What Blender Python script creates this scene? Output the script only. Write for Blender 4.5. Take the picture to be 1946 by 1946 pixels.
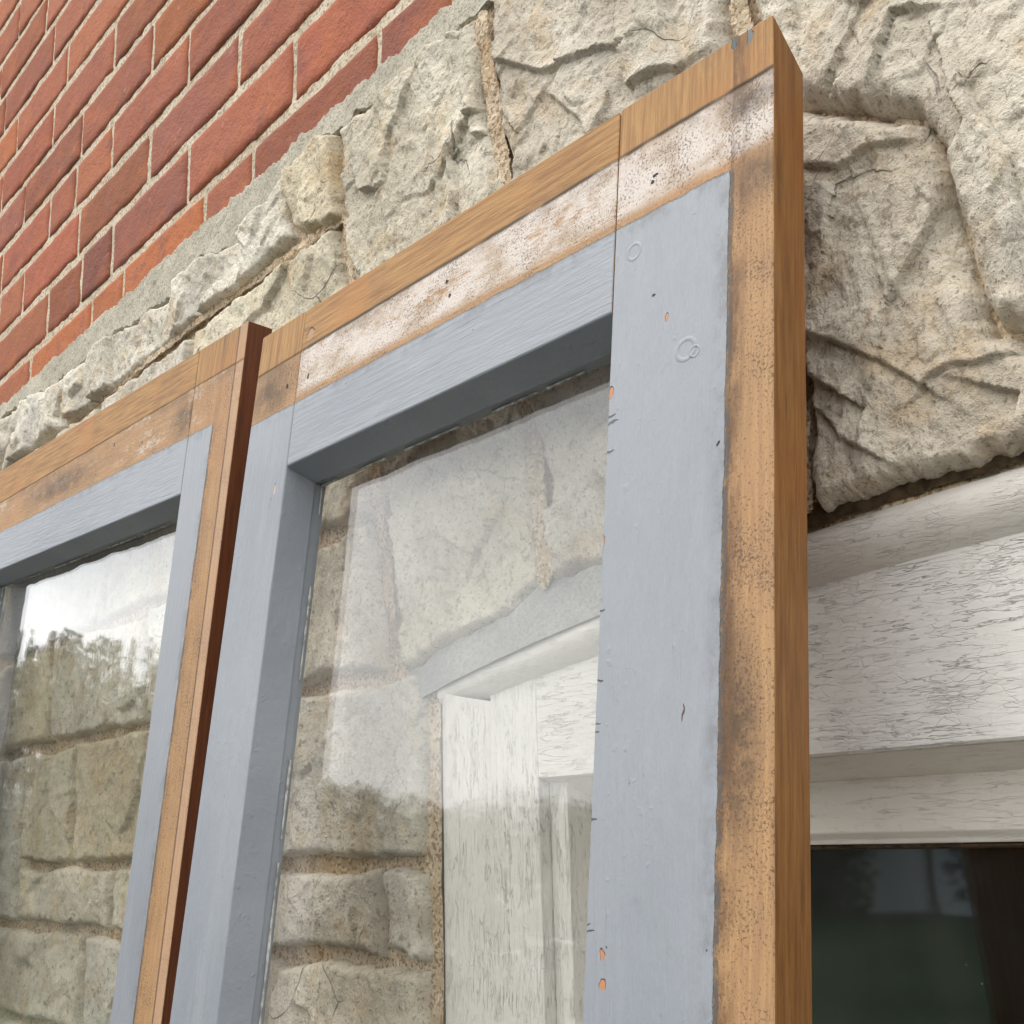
import bpy, bmesh, math, random
import numpy as np
from mathutils import Vector, Matrix
random.seed(7)
D = bpy.data
for o in list(D.objects): D.objects.remove(o)
scene = bpy.context.scene
C = scene.collection

# ------------------------------------------------------------------ camera
cam = D.cameras.new('camera'); cam_ob = D.objects.new('camera', cam); C.objects.link(cam_ob)
RW = [(0.60245413, 0.79792285, -0.01918712), (-0.19772971, 0.12591517, -0.97213596), (-0.77327355, 0.58946119, 0.23363117)]
r0, r1, r2 = [Vector(v) for v in RW]
m = Matrix((r0, -r1, -r2)).transposed().to_4x4()
m.translation = Vector((0, -0.48, 1.35))
cam_ob.matrix_world = m
cam.sensor_width = 36; cam.lens = 2438.15/1946*36
cam.shift_x = (973-922.36)/1946; cam.shift_y = (1023.18-973)/1946
cam.clip_start = 0.02; cam.clip_end = 500
scene.camera = cam_ob

# ------------------------------------------------------------------ sky, sun, exposure
SUN_EL, SUN_AZ = math.radians(54), math.radians(240)     # direction towards the sun, azimuth from +X counter-clockwise
world = D.worlds.new('World'); scene.world = world; world.use_nodes = True
wn = world.node_tree.nodes; wl = world.node_tree.links; wn.clear()
out = wn.new('ShaderNodeOutputWorld'); bg = wn.new('ShaderNodeBackground'); bg2 = wn.new('ShaderNodeBackground')
sky = wn.new('ShaderNodeTexSky'); sky.sky_type = 'NISHITA'; sky.sun_disc = False
sky.sun_elevation = SUN_EL; sky.sun_rotation = math.radians(90)-SUN_AZ
mix = wn.new('ShaderNodeMixShader'); tc = wn.new('ShaderNodeTexCoord'); mp = wn.new('ShaderNodeMapping')
mp.inputs['Scale'].default_value = (1, 1, 2.6)
no = wn.new('ShaderNodeTexNoise'); no.inputs['Scale'].default_value = 2.6; no.inputs['Detail'].default_value = 7; no.inputs['Roughness'].default_value = .6
rp = wn.new('ShaderNodeValToRGB'); rp.color_ramp.elements[0].position = .33; rp.color_ramp.elements[0].color = (.70, .71, .725, 1)
rp.color_ramp.elements[1].position = .62; rp.color_ramp.elements[1].color = (1.0, 1.0, 1.0, 1)
wl.new(tc.outputs['Generated'], mp.inputs['Vector']); wl.new(mp.outputs[0], no.inputs['Vector']); wl.new(no.outputs['Fac'], rp.inputs[0])
wl.new(sky.outputs[0], bg.inputs['Color']); bg.inputs['Strength'].default_value = .10
wl.new(rp.outputs[0], bg2.inputs['Color']); bg2.inputs['Strength'].default_value = 2.25
mix.inputs[0].default_value = .86
wl.new(bg.outputs[0], mix.inputs[1]); wl.new(bg2.outputs[0], mix.inputs[2]); wl.new(mix.outputs[0], out.inputs['Surface'])
sd = D.lights.new('sun', 'SUN'); sun = D.objects.new('sun', sd); C.objects.link(sun)
sd.energy = 1.0; sd.angle = math.radians(24); sd.color = (1, .955, .89)
v = Vector((math.cos(SUN_AZ)*math.cos(SUN_EL), math.sin(SUN_AZ)*math.cos(SUN_EL), math.sin(SUN_EL)))
sun.rotation_euler = v.to_track_quat('Z', 'Y').to_euler()
scene.view_settings.view_transform = 'Standard'; scene.view_settings.look = 'None'
scene.view_settings.exposure = 0.2; scene.view_settings.gamma = 1; scene.view_settings.use_curve_mapping = False

# ------------------------------------------------------------------ numpy noise
def _hash(ix, iy, s):
    h = (ix*374761393 + iy*668265263 + s*1442695041) & 0xffffffff
    h = ((h ^ (h >> 13))*1274126177) & 0xffffffff
    return ((h ^ (h >> 16)) & 0xffff)/65535.0
def vnoise(x, y, s=0):
    ix = np.floor(x).astype(np.int64); iy = np.floor(y).astype(np.int64)
    fx = x-ix; fy = y-iy; fx = fx*fx*fx*(fx*(fx*6-15)+10); fy = fy*fy*fy*(fy*(fy*6-15)+10)
    a = _hash(ix, iy, s); b = _hash(ix+1, iy, s); c = _hash(ix, iy+1, s); d = _hash(ix+1, iy+1, s)
    return (a*(1-fx)+b*fx)*(1-fy)+(c*(1-fx)+d*fx)*fy*1.0
def fbm(x, y, s=0, o=4, g=.5):
    t = 0; a = 1; n = 0
    for k in range(o):
        t = t+a*(vnoise(x*2**k+k*17.3, y*2**k-k*9.1, s+k)-.5)*2; n += a; a *= g
    return t/n
def ridged(x, y, s=0, o=4):
    t = 0; a = 1; n = 0
    for k in range(o):
        t = t+a*(1-2*np.abs(vnoise(x*2**k+k*7.7, y*2**k+k*3.3, s+k)-.5)*2); n += a; a *= .5
    return t/n
def sstep(a, b, x):
    t = np.clip((x-a)/(b-a), 0, 1); return t*t*(3-2*t)
def poly_dist(px, py, poly):
    """signed distance to a polygon, positive inside"""
    P = np.array(poly); n = len(P); best = np.full(px.shape, 1e9); inside = np.zeros(px.shape, bool)
    for i in range(n):
        ax, ay = P[i]; bx, by = P[(i+1) % n]
        dx, dy = bx-ax, by-ay
        t = np.clip(((px-ax)*dx+(py-ay)*dy)/(dx*dx+dy*dy+1e-12), 0, 1)
        best = np.minimum(best, np.hypot(px-ax-t*dx, py-ay-t*dy))
        cond = ((ay > py) != (by > py)) & (px < (bx-ax)*(py-ay)/(by-ay+1e-12)+ax)
        inside ^= cond
    return np.where(inside, best, -best)
def line_sd(px, py, pts):
    """distance to polyline and which side of it (sign of nearest segment)"""
    best = np.full(px.shape, 1e9); side = np.zeros(px.shape)
    for (ax, ay), (bx, by) in zip(pts[:-1], pts[1:]):
        dx, dy = bx-ax, by-ay
        t = np.clip(((px-ax)*dx+(py-ay)*dy)/(dx*dx+dy*dy), 0, 1)
        d = np.hypot(px-ax-t*dx, py-ay-t*dy); s = np.sign(dx*(py-ay)-dy*(px-ax))
        side = np.where(d < best, s, side); best = np.minimum(best, d)
    return best, side

# ------------------------------------------------------------------ object helpers
def tag(o, label=None, cat=None, group=None, kind=None):
    if label: o['label'] = label
    if cat: o['category'] = cat
    if group: o['group'] = group
    if kind: o['kind'] = kind
    return o
def empty(name, loc=(0, 0, 0)):
    o = D.objects.new(name, None); C.objects.link(o); o.location = loc; o.empty_display_size = .1; return o
def add_mesh(name, verts, faces, mat, parent=None, smooth=False):
    me = D.meshes.new(name); me.from_pydata([tuple(v) for v in verts], [], [tuple(f) for f in faces]); me.update()
    if smooth: me.shade_smooth()
    me.materials.append(mat)
    o = D.objects.new(name, me); C.objects.link(o)
    if parent is not None: o.parent = parent
    return o
def grid_mesh(name, Xg, Yg, Zg, keep, mat, parent=None, smooth=True):
    """vertex grids; keep = mask of quads"""
    ny, nx = Xg.shape
    V = np.stack([Xg, Yg, Zg], -1).reshape(-1, 3)
    idx = np.arange(ny*nx).reshape(ny, nx)
    q = np.stack([idx[:-1, :-1], idx[:-1, 1:], idx[1:, 1:], idx[1:, :-1]], -1)[keep]
    used = np.unique(q); remap = -np.ones(ny*nx, int); remap[used] = np.arange(len(used))
    V = V[used]; q = remap[q]
    me = D.meshes.new(name)
    me.vertices.add(len(V)); me.vertices.foreach_set('co', V.astype(np.float32).ravel())
    me.loops.add(q.size); me.loops.foreach_set('vertex_index', q.ravel().astype(np.int32))
    me.polygons.add(len(q)); me.polygons.foreach_set('loop_start', (np.arange(len(q))*4).astype(np.int32))
    me.polygons.foreach_set('loop_total', np.full(len(q), 4, np.int32))
    me.update(calc_edges=True); me.validate()
    if smooth: me.shade_smooth()
    me.materials.append(mat)
    o = D.objects.new(name, me); C.objects.link(o)
    if parent is not None: o.parent = parent
    return o
def prism(bm, poly, y0, y1, bev=0.0):
    """extrude polygon (x,z) from y0 (front) to y1"""
    a = [bm.verts.new((x, y0, z)) for x, z in poly]; b = [bm.verts.new((x, y1, z)) for x, z in poly]
    n = len(poly); fs = [bm.faces.new(a), bm.faces.new(b[::-1])]
    for i in range(n): fs.append(bm.faces.new((a[i], b[i], b[(i+1) % n], a[(i+1) % n])))
    if bev:
        es = set(e for f in fs for e in f.edges)
        bmesh.ops.bevel(bm, geom=list(es), offset=bev, segments=2, profile=.6, affect='EDGES')
def box(bm, x0, x1, y0, y1, z0, z1, bev=0.0):
    prism(bm, [(x0, z0), (x1, z0), (x1, z1), (x0, z1)], y0, y1, bev)
def bm_obj(name, bm, mat, parent=None, smooth=False):
    bmesh.ops.recalc_face_normals(bm, faces=bm.faces)
    me = D.meshes.new(name); bm.to_mesh(me); bm.free(); me.materials.append(mat)
    if smooth: me.shade_smooth()
    o = D.objects.new(name, me); C.objects.link(o)
    if parent is not None: o.parent = parent
    return o

# ------------------------------------------------------------------ node helper
class N:
    def __init__(s, name):
        s.m = D.materials.new(name); s.m.use_nodes = True; s.t = s.m.node_tree; s.t.nodes.clear()
        s.out = s.t.nodes.new('ShaderNodeOutputMaterial'); s.co = s.t.nodes.new('ShaderNodeTexCoord').outputs['Object']
    def _in(s, sock, v):
        if isinstance(v, bpy.types.NodeSocket): s.t.links.new(v, sock)
        else:
            if isinstance(v, (tuple, list)) and len(v) == 3 and sock.type == 'RGBA': v = (*v, 1)
            sock.default_value = v
    def node(s, typ, ins={}, **at):
        n = s.t.nodes.new('ShaderNode'+typ)
        for k, v in at.items(): setattr(n, k, v)
        for k, v in ins.items(): s._in(n.inputs[k], v)
        return n
    def map(s, scale=(1, 1, 1), loc=(0, 0, 0), rot=(0, 0, 0), co=None):
        return s.node('Mapping', {'Vector': co or s.co, 'Scale': scale, 'Location': loc, 'Rotation': rot}).outputs[0]
    def noise(s, scale, detail=3, rough=.5, co=None, dist=0.0):
        return s.node('TexNoise', {'Vector': co or s.co, 'Scale': scale, 'Detail': detail, 'Roughness': rough, 'Distortion': dist}).outputs['Fac']
    def noisec(s, scale, detail=2, co=None):
        return s.node('TexNoise', {'Vector': co or s.co, 'Scale': scale, 'Detail': detail}).outputs['Color']
    def vor(s, scale, feature='F1', co=None, out='Distance', rnd=1.0):
        return s.node('TexVoronoi', {'Vector': co or s.co, 'Scale': scale, 'Randomness': rnd}, feature=feature).outputs[out]
    def mr(s, v, a, b, c=0.0, d=1.0, smooth=True):
        return s.node('MapRange', {'Value': v, 'From Min': a, 'From Max': b, 'To Min': c, 'To Max': d}, interpolation_type='SMOOTHSTEP' if smooth else 'LINEAR').outputs[0]
    def math(s, op, a, b=0.0, c=0.0, clamp=False):
        n = s.t.nodes.new('ShaderNodeMath'); n.operation = op; n.use_clamp = clamp
        s._in(n.inputs[0], a); s._in(n.inputs[1], b); s._in(n.inputs[2], c); return n.outputs[0]
    def mix(s, f, a, b, mode='MIX'):
        n = s.t.nodes.new('ShaderNodeMix'); n.data_type = 'RGBA'; n.blend_type = mode
        s._in(n.inputs[0], f); s._in(n.inputs[6], a); s._in(n.inputs[7], b); return n.outputs[2]
    def xyz(s, co=None):
        n = s.node('SeparateXYZ', {'Vector': co or s.co}); return n.outputs[0], n.outputs[1], n.outputs[2]
    def warp(s, amt, scale, co=None):
        c = s.noisec(scale, 2, co)
        d = s.node('VectorMath', {0: c, 1: (.5, .5, .5)}, operation='SUBTRACT').outputs[0]
        d = s.node('VectorMath', {0: d, 'Scale': amt}, operation='SCALE').outputs[0]
        return s.node('VectorMath', {0: co or s.co, 1: d}, operation='ADD').outputs[0]
    def bump(s, h, strength, dist, nrm=None):
        ins = {'Height': h, 'Strength': strength, 'Distance': dist}
        if nrm is not None: ins['Normal'] = nrm
        return s.node('Bump', ins).outputs[0]
    def bsdf(s, col, rough=.8, nrm=None, spec=.5, coat=0.0):
        ins = {'Base Color': col, 'Roughness': rough, 'Specular IOR Level': spec}
        if nrm is not None: ins['Normal'] = nrm
        if coat: ins['Coat Weight'] = coat
        b = s.node('BsdfPrincipled', ins).outputs[0]
        s.t.links.new(b, s.out.inputs['Surface']); return s.m
    def line(s, a, b, wob=None):
        """signed distance in the local x-z plane to the line a->b, positive on its left"""
        x, y, z = s.xyz(); dx, dz = b[0]-a[0], b[1]-a[1]; L = math.hypot(dx, dz); nx, nz = -dz/L, dx/L
        d = s.math('ADD', s.math('MULTIPLY', x, nx), s.math('MULTIPLY', z, nz))
        d = s.math('SUBTRACT', d, nx*a[0]+nz*a[1])
        if wob is not None: d = s.math('ADD', d, wob)
        return d
    def spot(s, cx, cz, rx, rz, co=None):
        """normalised elliptical distance"""
        x, y, z = s.xyz(co)
        a = s.math('DIVIDE', s.math('SUBTRACT', x, cx), rx); b = s.math('DIVIDE', s.math('SUBTRACT', z, cz), rz)
        return s.math('SQRT', s.math('ADD', s.math('MULTIPLY', a, a), s.math('MULTIPLY', b, b)))

# ------------------------------------------------------------------ materials
def stone_material():
    n = N('limestone'); info = n.node('ObjectInfo'); tint = info.outputs['Color']
    w = n.warp(.03, 14)
    a = n.noise(9, 5, .6, w); b = n.noise(26, 5, .65, w); f = n.noise(420, 3, .7); s2 = n.noise(140, 4, .7, w)
    col = n.mix(n.mr(a, .36, .64), (.50, .455, .385), (.72, .675, .595))
    col = n.mix(n.mr(b, .5, .66, 0, .55), col, (.56, .43, .28))
    col = n.mix(n.mr(n.noise(17, 4, .6), .55, .7, 0, .45), col, (.50, .48, .455))
    col = n.mix(n.mr(s2, .54, .66, 0, .6), col, (.24, .20, .155))
    col = n.mix(n.mr(f, .56, .68, 0, .65), col, (.16, .135, .11))
    col = n.mix(n.mr(f, .40, .30, 0, .5), col, (.74, .72, .66))
    col = n.mix(1.0, col, tint, 'MULTIPLY')
    vd = n.vor(15, 'DISTANCE_TO_EDGE', n.warp(.09, 11)); cm = n.mr(n.noise(8, 2), .58, .66)
    crack = n.math('MULTIPLY', n.mr(vd, .012, .002), cm)
    col = n.mix(n.math('MULTIPLY', crack, .4), col, (.14, .12, .10))
    h = n.math('ADD', n.math('MULTIPLY', n.noise(110, 6, .7, w), .8), n.math('MULTIPLY', f, .28))
    st = n.noise(30, 4, .7, n.map((3.5, 1, .6), rot=(0, .5, 0)))
    h = n.math('ADD', h, n.math('MULTIPLY', st, .5))
    h = n.math('SUBTRACT', h, n.math('MULTIPLY', crack, .4))
    return n.bsdf(col, .92, n.bump(h, 1.0, .0042), .25)
M = {}
M['stone'] = stone_material()
def sand_mortar(name, c1, c2, dark, grain=520, depth=.003):
    n = N(name); g = n.vor(grain, 'F1', out='Color'); gd = n.noise(grain*.7, 3, .7)
    gv = n.node('SeparateColor', {'Color': g}).outputs[0]
    col = n.mix(n.mr(n.noise(22, 4), .35, .65), c1, c2)
    col = n.mix(n.mr(gv, .72, .80, 0, .75), col, dark)
    col = n.mix(n.mr(gv, .22, .12, 0, .6 if grain < 600 else .15), col, (.72, .62, .48))
    col = n.mix(n.mr(n.noise(60, 4, .7), .58, .7, 0, .5), col, dark)
    h = n.math('ADD', n.math('MULTIPLY', gd, .6), n.noise(90, 4, .7))
    return n.bsdf(col, .95, n.bump(h, 1.0, depth), .2)
M['sand'] = sand_mortar('sandy_mortar', (.50, .37, .23), (.62, .50, .36), (.26, .15, .08))
M['brickmortar'] = sand_mortar('pale_brick_mortar', (.55, .45, .33), (.66, .56, .43), (.32, .25, .17), 420, .002)
M['grey'] = sand_mortar('grey_parging', (.40, .365, .29), (.49, .45, .365), (.27, .235, .18), 650, .0014)
M['archgrey'] = sand_mortar('smooth_grey_parging', (.31, .30, .29), (.38, .37, .35), (.27, .25, .23), 800, .0006)
def brick_material():
    n = N('red_brick'); info = n.node('ObjectInfo'); rnd = info.outputs['Random']; tint = info.outputs['Color']
    off = n.node('CombineXYZ', {0: n.math('MULTIPLY', rnd, 7.0), 1: 0.0, 2: rnd}).outputs[0]
    co = n.node('VectorMath', {0: n.co, 1: off}, operation='ADD').outputs[0]
    col = n.mix(1.0, tint, (.97, .97, .97), 'MULTIPLY')
    st = n.noise(20, 4, .6, n.map((.6, 1, 1), rot=(0, .55, 0), co=co))
    col = n.mix(n.mr(st, .48, .66, 0, .45), col, (.47, .15, .06))
    col = n.mix(n.mr(n.noise(28, 4, .65, co), .52, .70, 0, .65), col, (.23, .095, .08))
    col = n.mix(n.mr(n.noise(38, 4, .7, co), .60, .72, 0, .5), col, (.60, .26, .19))
    col = n.mix(n.mr(n.noise(330, 3, .7, co), .62, .70, 0, .7), col, (.11, .04, .03))
    col = n.mix(n.mr(n.vor(95, co=co), .10, .05, 0, .7), col, (.07, .03, .025))
    h = n.math('ADD', n.noise(60, 5, .7, co), n.math('MULTIPLY', n.noise(330, 3, .7, co), .35))
    return n.bsdf(col, .85, n.bump(h, 1.0, .0032), .3)
M['brick'] = brick_material()

def wood_color(n, vertical, dirt=1.0):
    sc = (15, 15, .7) if vertical else (.7, 15, 15)
    g = n.noise(26, 5, .65, n.map(sc)); g2 = n.noise(110, 3, .6, n.map(sc)); big = n.noise(7, 3)
    col = n.mix(n.mr(g, .3, .7), (.265, .120, .036), (.475, .262, .088))
    col = n.mix(n.mr(g2, .58, .72, 0, .4), col, (.25, .10, .03))
    col = n.mix(n.mr(big, .52, .70, 0, .5), col, (.47, .19, .05))
    sp = n.noise(1300, 4, .8); reg = n.noise(15, 6, .8, n.map((1, 1, .5)))
    col = n.mix(n.math('MULTIPLY', n.mr(sp, .56, .66), n.mr(reg, .48, .64, .10*dirt, .9*dirt)), col, (.045, .028, .015))
    gm = n.math('MULTIPLY', n.mr(n.noise(11, 6, .75, n.map((1, 1, .5) if vertical else (.5, 1, 1), loc=(5, 1, 3))), .50, .68), .55*dirt)
    col = n.mix(gm, col, (.13, .075, .04))
    h = n.math('ADD', n.math('MULTIPLY', g2, .6), n.math('MULTIPLY', sp, .2))
    return col, h
def sash_face(name, vertical, lines, spots):
    """bare varnished wood with whitewash, dark dirt and grey-blue paint, laid out by lines in sash coordinates"""
    n = N(name); col, h = wood_color(n, vertical)
    wob = n.math('MULTIPLY', n.math('SUBTRACT', n.noise(120, 4, .7), .5), .006)
    wobs = n.math('MULTIPLY', n.math('SUBTRACT', n.noise(60, 2, .5), .5), .0022)
    top = n.line(*lines['paint_top'], wob=wobs)          # positive above
    right = n.line(*lines['paint_right'], wob=wobs)      # positive to the right
    if lines.get('wash'):
        wl_ = n.line(*lines['wash'], wob=n.math('MULTIPLY', wobs, .6))     # below this line lies the whitewashed rebate strip
        m1 = n.mr(wl_, .0012, -.0012)
        thr = n.noise(40, 5, .75, n.map((.22, 1, 1.2)))
        fine = n.noise(260, 3, .7, n.map((.5, 1, 1)))
        ww = n.math('MULTIPLY', m1, n.mr(n.math('ADD', thr, n.math('MULTIPLY', fine, .45)), *lines.get('wash_cover', (.60, .72))))
        ww = n.math('MULTIPLY', ww, n.mr(top, lines.get('wash_low', .002), lines.get('wash_low', .002)+.008))
        ww = n.math('MULTIPLY', ww, n.mr(n.xyz()[0], lines.get('wash_x', -9.), lines.get('wash_x', -9.)+.04))
        col = n.mix(n.math('MULTIPLY', m1, .42), col, (.52, .33, .19))
        wm = n.mix(n.mr(n.noise(45, 5, .75, n.map((.6, 1, 1))), .42, .66), (.72, .645, .585), (.46, .35, .25))
        col = n.mix(n.math('MULTIPLY', ww, .9), col, wm)
        up = n.math('MULTIPLY', n.mr(wl_, -.012, -.001), n.mr(n.noise(34, 4, .7, n.map((.5, 1, 1))), .42, .62))
        col = n.mix(n.math('MULTIPLY', n.math('MULTIPLY', up, m1), .55), col, (.16, .10, .06))
        ln = n.mr(n.math('ABSOLUTE', wl_), .0024, .0004)
        ln = n.math('MULTIPLY', ln, n.mr(n.noise(40, 3), .32, .5))
        col = n.mix(n.math('MULTIPLY', ln, lines.get('wash_line', .8)), col, (.09, .06, .035))
        sp = n.mr(n.math('ADD', n.noise(700, 4, .75), n.math('MULTIPLY', n.noise(32, 4, .7), .35)), .70, .79)
        col = n.mix(n.math('MULTIPLY', n.math('MULTIPLY', sp, m1), .8), col, (.10, .055, .03))
        h = n.math('ADD', h, n.math('MULTIPLY', m1, -.9))
    if lines.get('groove'):
        gd = n.line(*lines['groove']); gl = n.mr(n.math('ABSOLUTE', gd), .0016, .0002)
        col = n.mix(n.math('MULTIPLY', gl, .85), col, (.05, .035, .025)); h = n.math('SUBTRACT', h, n.math('MULTIPLY', gl, 1.5))
        col = n.mix(n.mr(gd, -.001, .001, 0, .35), col, (.62, .40, .28))
    # brown dirt gathered at the outer edge of the stile
    edge = n.mr(right, .004, .020)
    dirt = n.math('MULTIPLY', n.mr(right, .014, .004), n.mr(n.noise(60, 5, .75, n.map((1, 1, .35))), .34, .62))
    dirt = n.math('MULTIPLY', dirt, n.mr(right, 0, .001))
    col = n.mix(n.math('MULTIPLY', dirt, lines.get('edge_dirt', .8)), col, (.10, .045, .018))
    # paint
    ragp = n.math('MULTIPLY', n.math('SUBTRACT', n.noise(380, 4, .8, n.map(loc=(2, 0, 7))), .5), .0022)
    pm = n.math('MULTIPLY', n.mr(n.math('ADD', top, ragp), .0003, -.0003), n.mr(n.math('ADD', right, ragp), .0003, -.0003))
    rag = n.math('MULTIPLY', n.math('SUBTRACT', n.noise(300, 4, .8), .5), .0042)
    rim_r = n.math('MULTIPLY', n.mr(n.math('ABSOLUTE', n.math('SUBTRACT', n.math('ADD', right, rag), .0012)), .0019, .0007), n.mr(top, .002, -.002))
    rim_t = n.math('MULTIPLY', n.mr(n.math('ABSOLUTE', n.math('SUBTRACT', n.math('ADD', top, rag), .0004)), .0010, .0002), n.mr(right, .002, -.002))
    col = n.mix(n.math('MULTIPLY', n.math('MULTIPLY', rim_r, n.mr(n.noise(70, 4, .7), .36, .56)), .85), col, (.09, .085, .08))
    col = n.mix(n.math('MULTIPLY', rim_t, .5), col, (.16, .12, .09))
    pc = n.mix(n.mr(n.noise(5, 3), .3, .7), (.250, .266, .293), (.308, .324, .350))
    pc = n.mix(n.mr(n.noise(34, 4, .7), .62, .74, 0, .4), pc, (.21, .225, .25))
    pc = n.mix(n.mr(n.noise(16, 5, .7, n.map((3, 3, .35) if vertical else (.35, 3, 3))), .50, .72, 0, .35), pc, (.37, .385, .41))
    pc = n.mix(n.mr(n.noise(300, 3, .75), .66, .74, 0, .5), pc, (.17, .17, .18))
    pc = n.mix(n.math('MULTIPLY', n.mr(n.math('MINIMUM', n.math('ABSOLUTE', right), n.math('ABSOLUTE', top)), .012, .001), n.mr(n.noise(50, 5, .75), .42, .66, 0, .6)), pc, (.16, .155, .15))
    bs = (6, 6, .35) if vertical else (.35, 6, 6)
    br = n.noise(60, 4, .6, n.map(bs))
    lump = n.noise(70, 5, .65, n.map((1, 1, .5) if vertical else (.5, 1, 1))); blob = n.mr(n.noise(150, 2, .6), .60, .74); blob = n.math('MULTIPLY', blob, n.mr(n.noise(18, 2), .5, .6))
    speck = n.mr(n.vor(62, co=n.map((1, 1, 1), loc=(3, 0, 5))), .045, .022); speck = n.math('MULTIPLY', speck, n.mr(n.noise(21, 2, co=n.map((1, 1, 1), loc=(9, 0, 2))), .47, .55))
    pc = n.mix(n.math('MULTIPLY', speck, .85), pc, (.05, .045, .045))
    ph = n.math('ADD', n.math('MULTIPLY', br, 1.2 if vertical else .6), n.math('ADD', n.math('MULTIPLY', lump, .65), n.math('MULTIPLY', blob, .16)))
    col = n.mix(pm, col, pc)
    hh = n.math('ADD', n.math('MULTIPLY', h, n.math('SUBTRACT', 1.0, pm)), n.math('MULTIPLY', n.math('ADD', ph, 1.1), pm))
    hh = n.math('ADD', hh, n.math('MULTIPLY', n.math('ADD', rim_r, rim_t), .3))
    spw = n.warp(.0045, 170)
    for (cx, cz, rx, rz, c) in spots:
        d = n.spot(cx, cz, rx, rz, spw)
        if c == 'grime':
            k = n.math('MULTIPLY', n.mr(n.spot(cx, cz, rx, rz), 1.25, .2), n.mr(n.noise(70, 5, .75), .30, .62, .2, .8)); col = n.mix(n.math('MULTIPLY', k, n.math('SUBTRACT', 1.0, pm)), col, (.075, .045, .025)); continue
        if c == 'ring':
            r_ = n.mr(n.math('ABSOLUTE', n.math('SUBTRACT', n.spot(cx, cz, rx, rz), 1.0)), .30, .05)
            hh = n.math('ADD', hh, n.math('MULTIPLY', r_, .32)); col = n.mix(n.math('MULTIPLY', r_, .08), col, (.22, .24, .27))
        else:
            k = n.mr(d, 1.15, .85); col = n.mix(k, col, c); hh = n.math('SUBTRACT', hh, n.math('MULTIPLY', k, 1.6))
    rough = n.mix(pm, (.62, .62, .62), (.46, .46, .46))
    rg = n.node('SeparateColor', {'Color': rough}).outputs[0]
    return n.bsdf(col, rg, n.bump(hh, .85, .0011), .42)
def paint_plain(name='grey_blue_paint'):
    n = N(name)
    pc = n.mix(n.mr(n.noise(9, 3), .3, .7), (.21, .225, .247), (.26, .276, .298))
    pc = n.mix(n.math('MULTIPLY', n.mr(n.vor(55), .04, .02), n.mr(n.noise(20, 2), .5, .56)), pc, (.06, .055, .05))
    h = n.math('ADD', n.math('MULTIPLY', n.noise(70, 4, .65), .9), n.math('MULTIPLY', n.mr(n.noise(150, 2, .6), .60, .74), n.mr(n.noise(30, 3), .5, .62, 0, .25)))
    return n.bsdf(pc, .46, n.bump(h, .9, .0014), .42)
def wood_side(name, dark, kr=.5):
    n = N(name); col, h = wood_color(n, True, .35)
    col = n.mix(1.0, col, dark, 'MULTIPLY')
    k = n.mr(n.vor(46, co=n.map((1, 1, .45))), .06, .03, 0, .9); col = n.mix(n.math('MULTIPLY', k, n.mr(n.noise(15), .5, .56)), col, (.02, .012, .008))
    st = n.noise(30, 4, .7, n.map((5, 5, .5)))
    col = n.mix(n.mr(st, .56, .74, 0, .55), col, (dark[0]*.12, dark[1]*.07, dark[2]*.03))
    return n.bsdf(col, kr, n.bump(h, .7, .0008), .4)
M['side'] = wood_side('varnished_edge_wood', (.66, .56, .46))
M['darkside'] = wood_side('dark_stained_edge_wood', (.30, .14, .06))
M['paint'] = paint_plain()

def crackle(name, axis='x', tint=(1, .985, .95), amt=1.0):
    """old white paint split along the grain"""
    n = N(name)
    sc = (1, 1, 3.6) if axis == 'x' else (3.6, 1, 1)
    sc2 = (.7, 1, 3.0) if axis == 'x' else (3.0, 1, .7)
    w = n.warp(.010, 60)
    v1 = n.vor(58, 'DISTANCE_TO_EDGE', n.map(sc, co=w)); v2 = n.vor(120, 'DISTANCE_TO_EDGE', n.map(sc2, co=n.warp(.006, 90)))
    k1 = n.math('MULTIPLY', n.mr(v1, .030, .0), n.mr(n.noise(22, 4, .7), .48, .66)); k2 = n.math('MULTIPLY', n.mr(v2, .045, .0), n.mr(n.noise(34, 4, .7, co=n.map(loc=(4, 2, 1))), .46, .64))
    base = n.mix(n.mr(n.noise(8, 4), .3, .7), (.73*tint[0], .695*tint[1], .66*tint[2]), (.80*tint[0], .775*tint[1], .75*tint[2]))
    base = n.mix(n.mr(n.noise(200, 4, .7), .58, .72, 0, .35), base, (.52, .48, .41))
    ax = (.10, 1, 1.0) if axis == 'x' else (1.0, 1, .10)
    c1 = n.mr(n.math('ABSOLUTE', n.math('SUBTRACT', n.noise(150, 4, .6, n.map(ax)), .5)), .011, .001)
    c2 = n.mr(n.math('ABSOLUTE', n.math('SUBTRACT', n.noise(260, 3, .6, n.map(ax, loc=(3, 1, 2))), .5)), .014, .001)
    c1 = n.math('MULTIPLY', c1, n.mr(n.noise(40, 4, .7), .44, .58)); c2 = n.math('MULTIPLY', c2, n.mr(n.noise(28, 4, .7, n.map(loc=(8, 3, 1))), .42, .60))
    k = n.math('MAXIMUM', n.math('MAXIMUM', n.math('MULTIPLY', k1, .35), n.math('MULTIPLY', k2, .45)), n.math('MAXIMUM', c1, n.math('MULTIPLY', c2, .8)))
    k = n.math('MULTIPLY', k, amt)
    col = n.mix(n.math('MULTIPLY', k, .34), base, (.30, .25, .19))
    h = n.math('ADD', n.math('MULTIPLY', k, -.6), n.math('MULTIPLY', n.noise(90, 5, .65, n.map(tuple(q*.5 for q in sc))), .8))
    return n.bsdf(col, .62, n.bump(h, .9, .0011), .35)
M['whiteh'] = crackle('crackled_white_paint', 'x')
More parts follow.
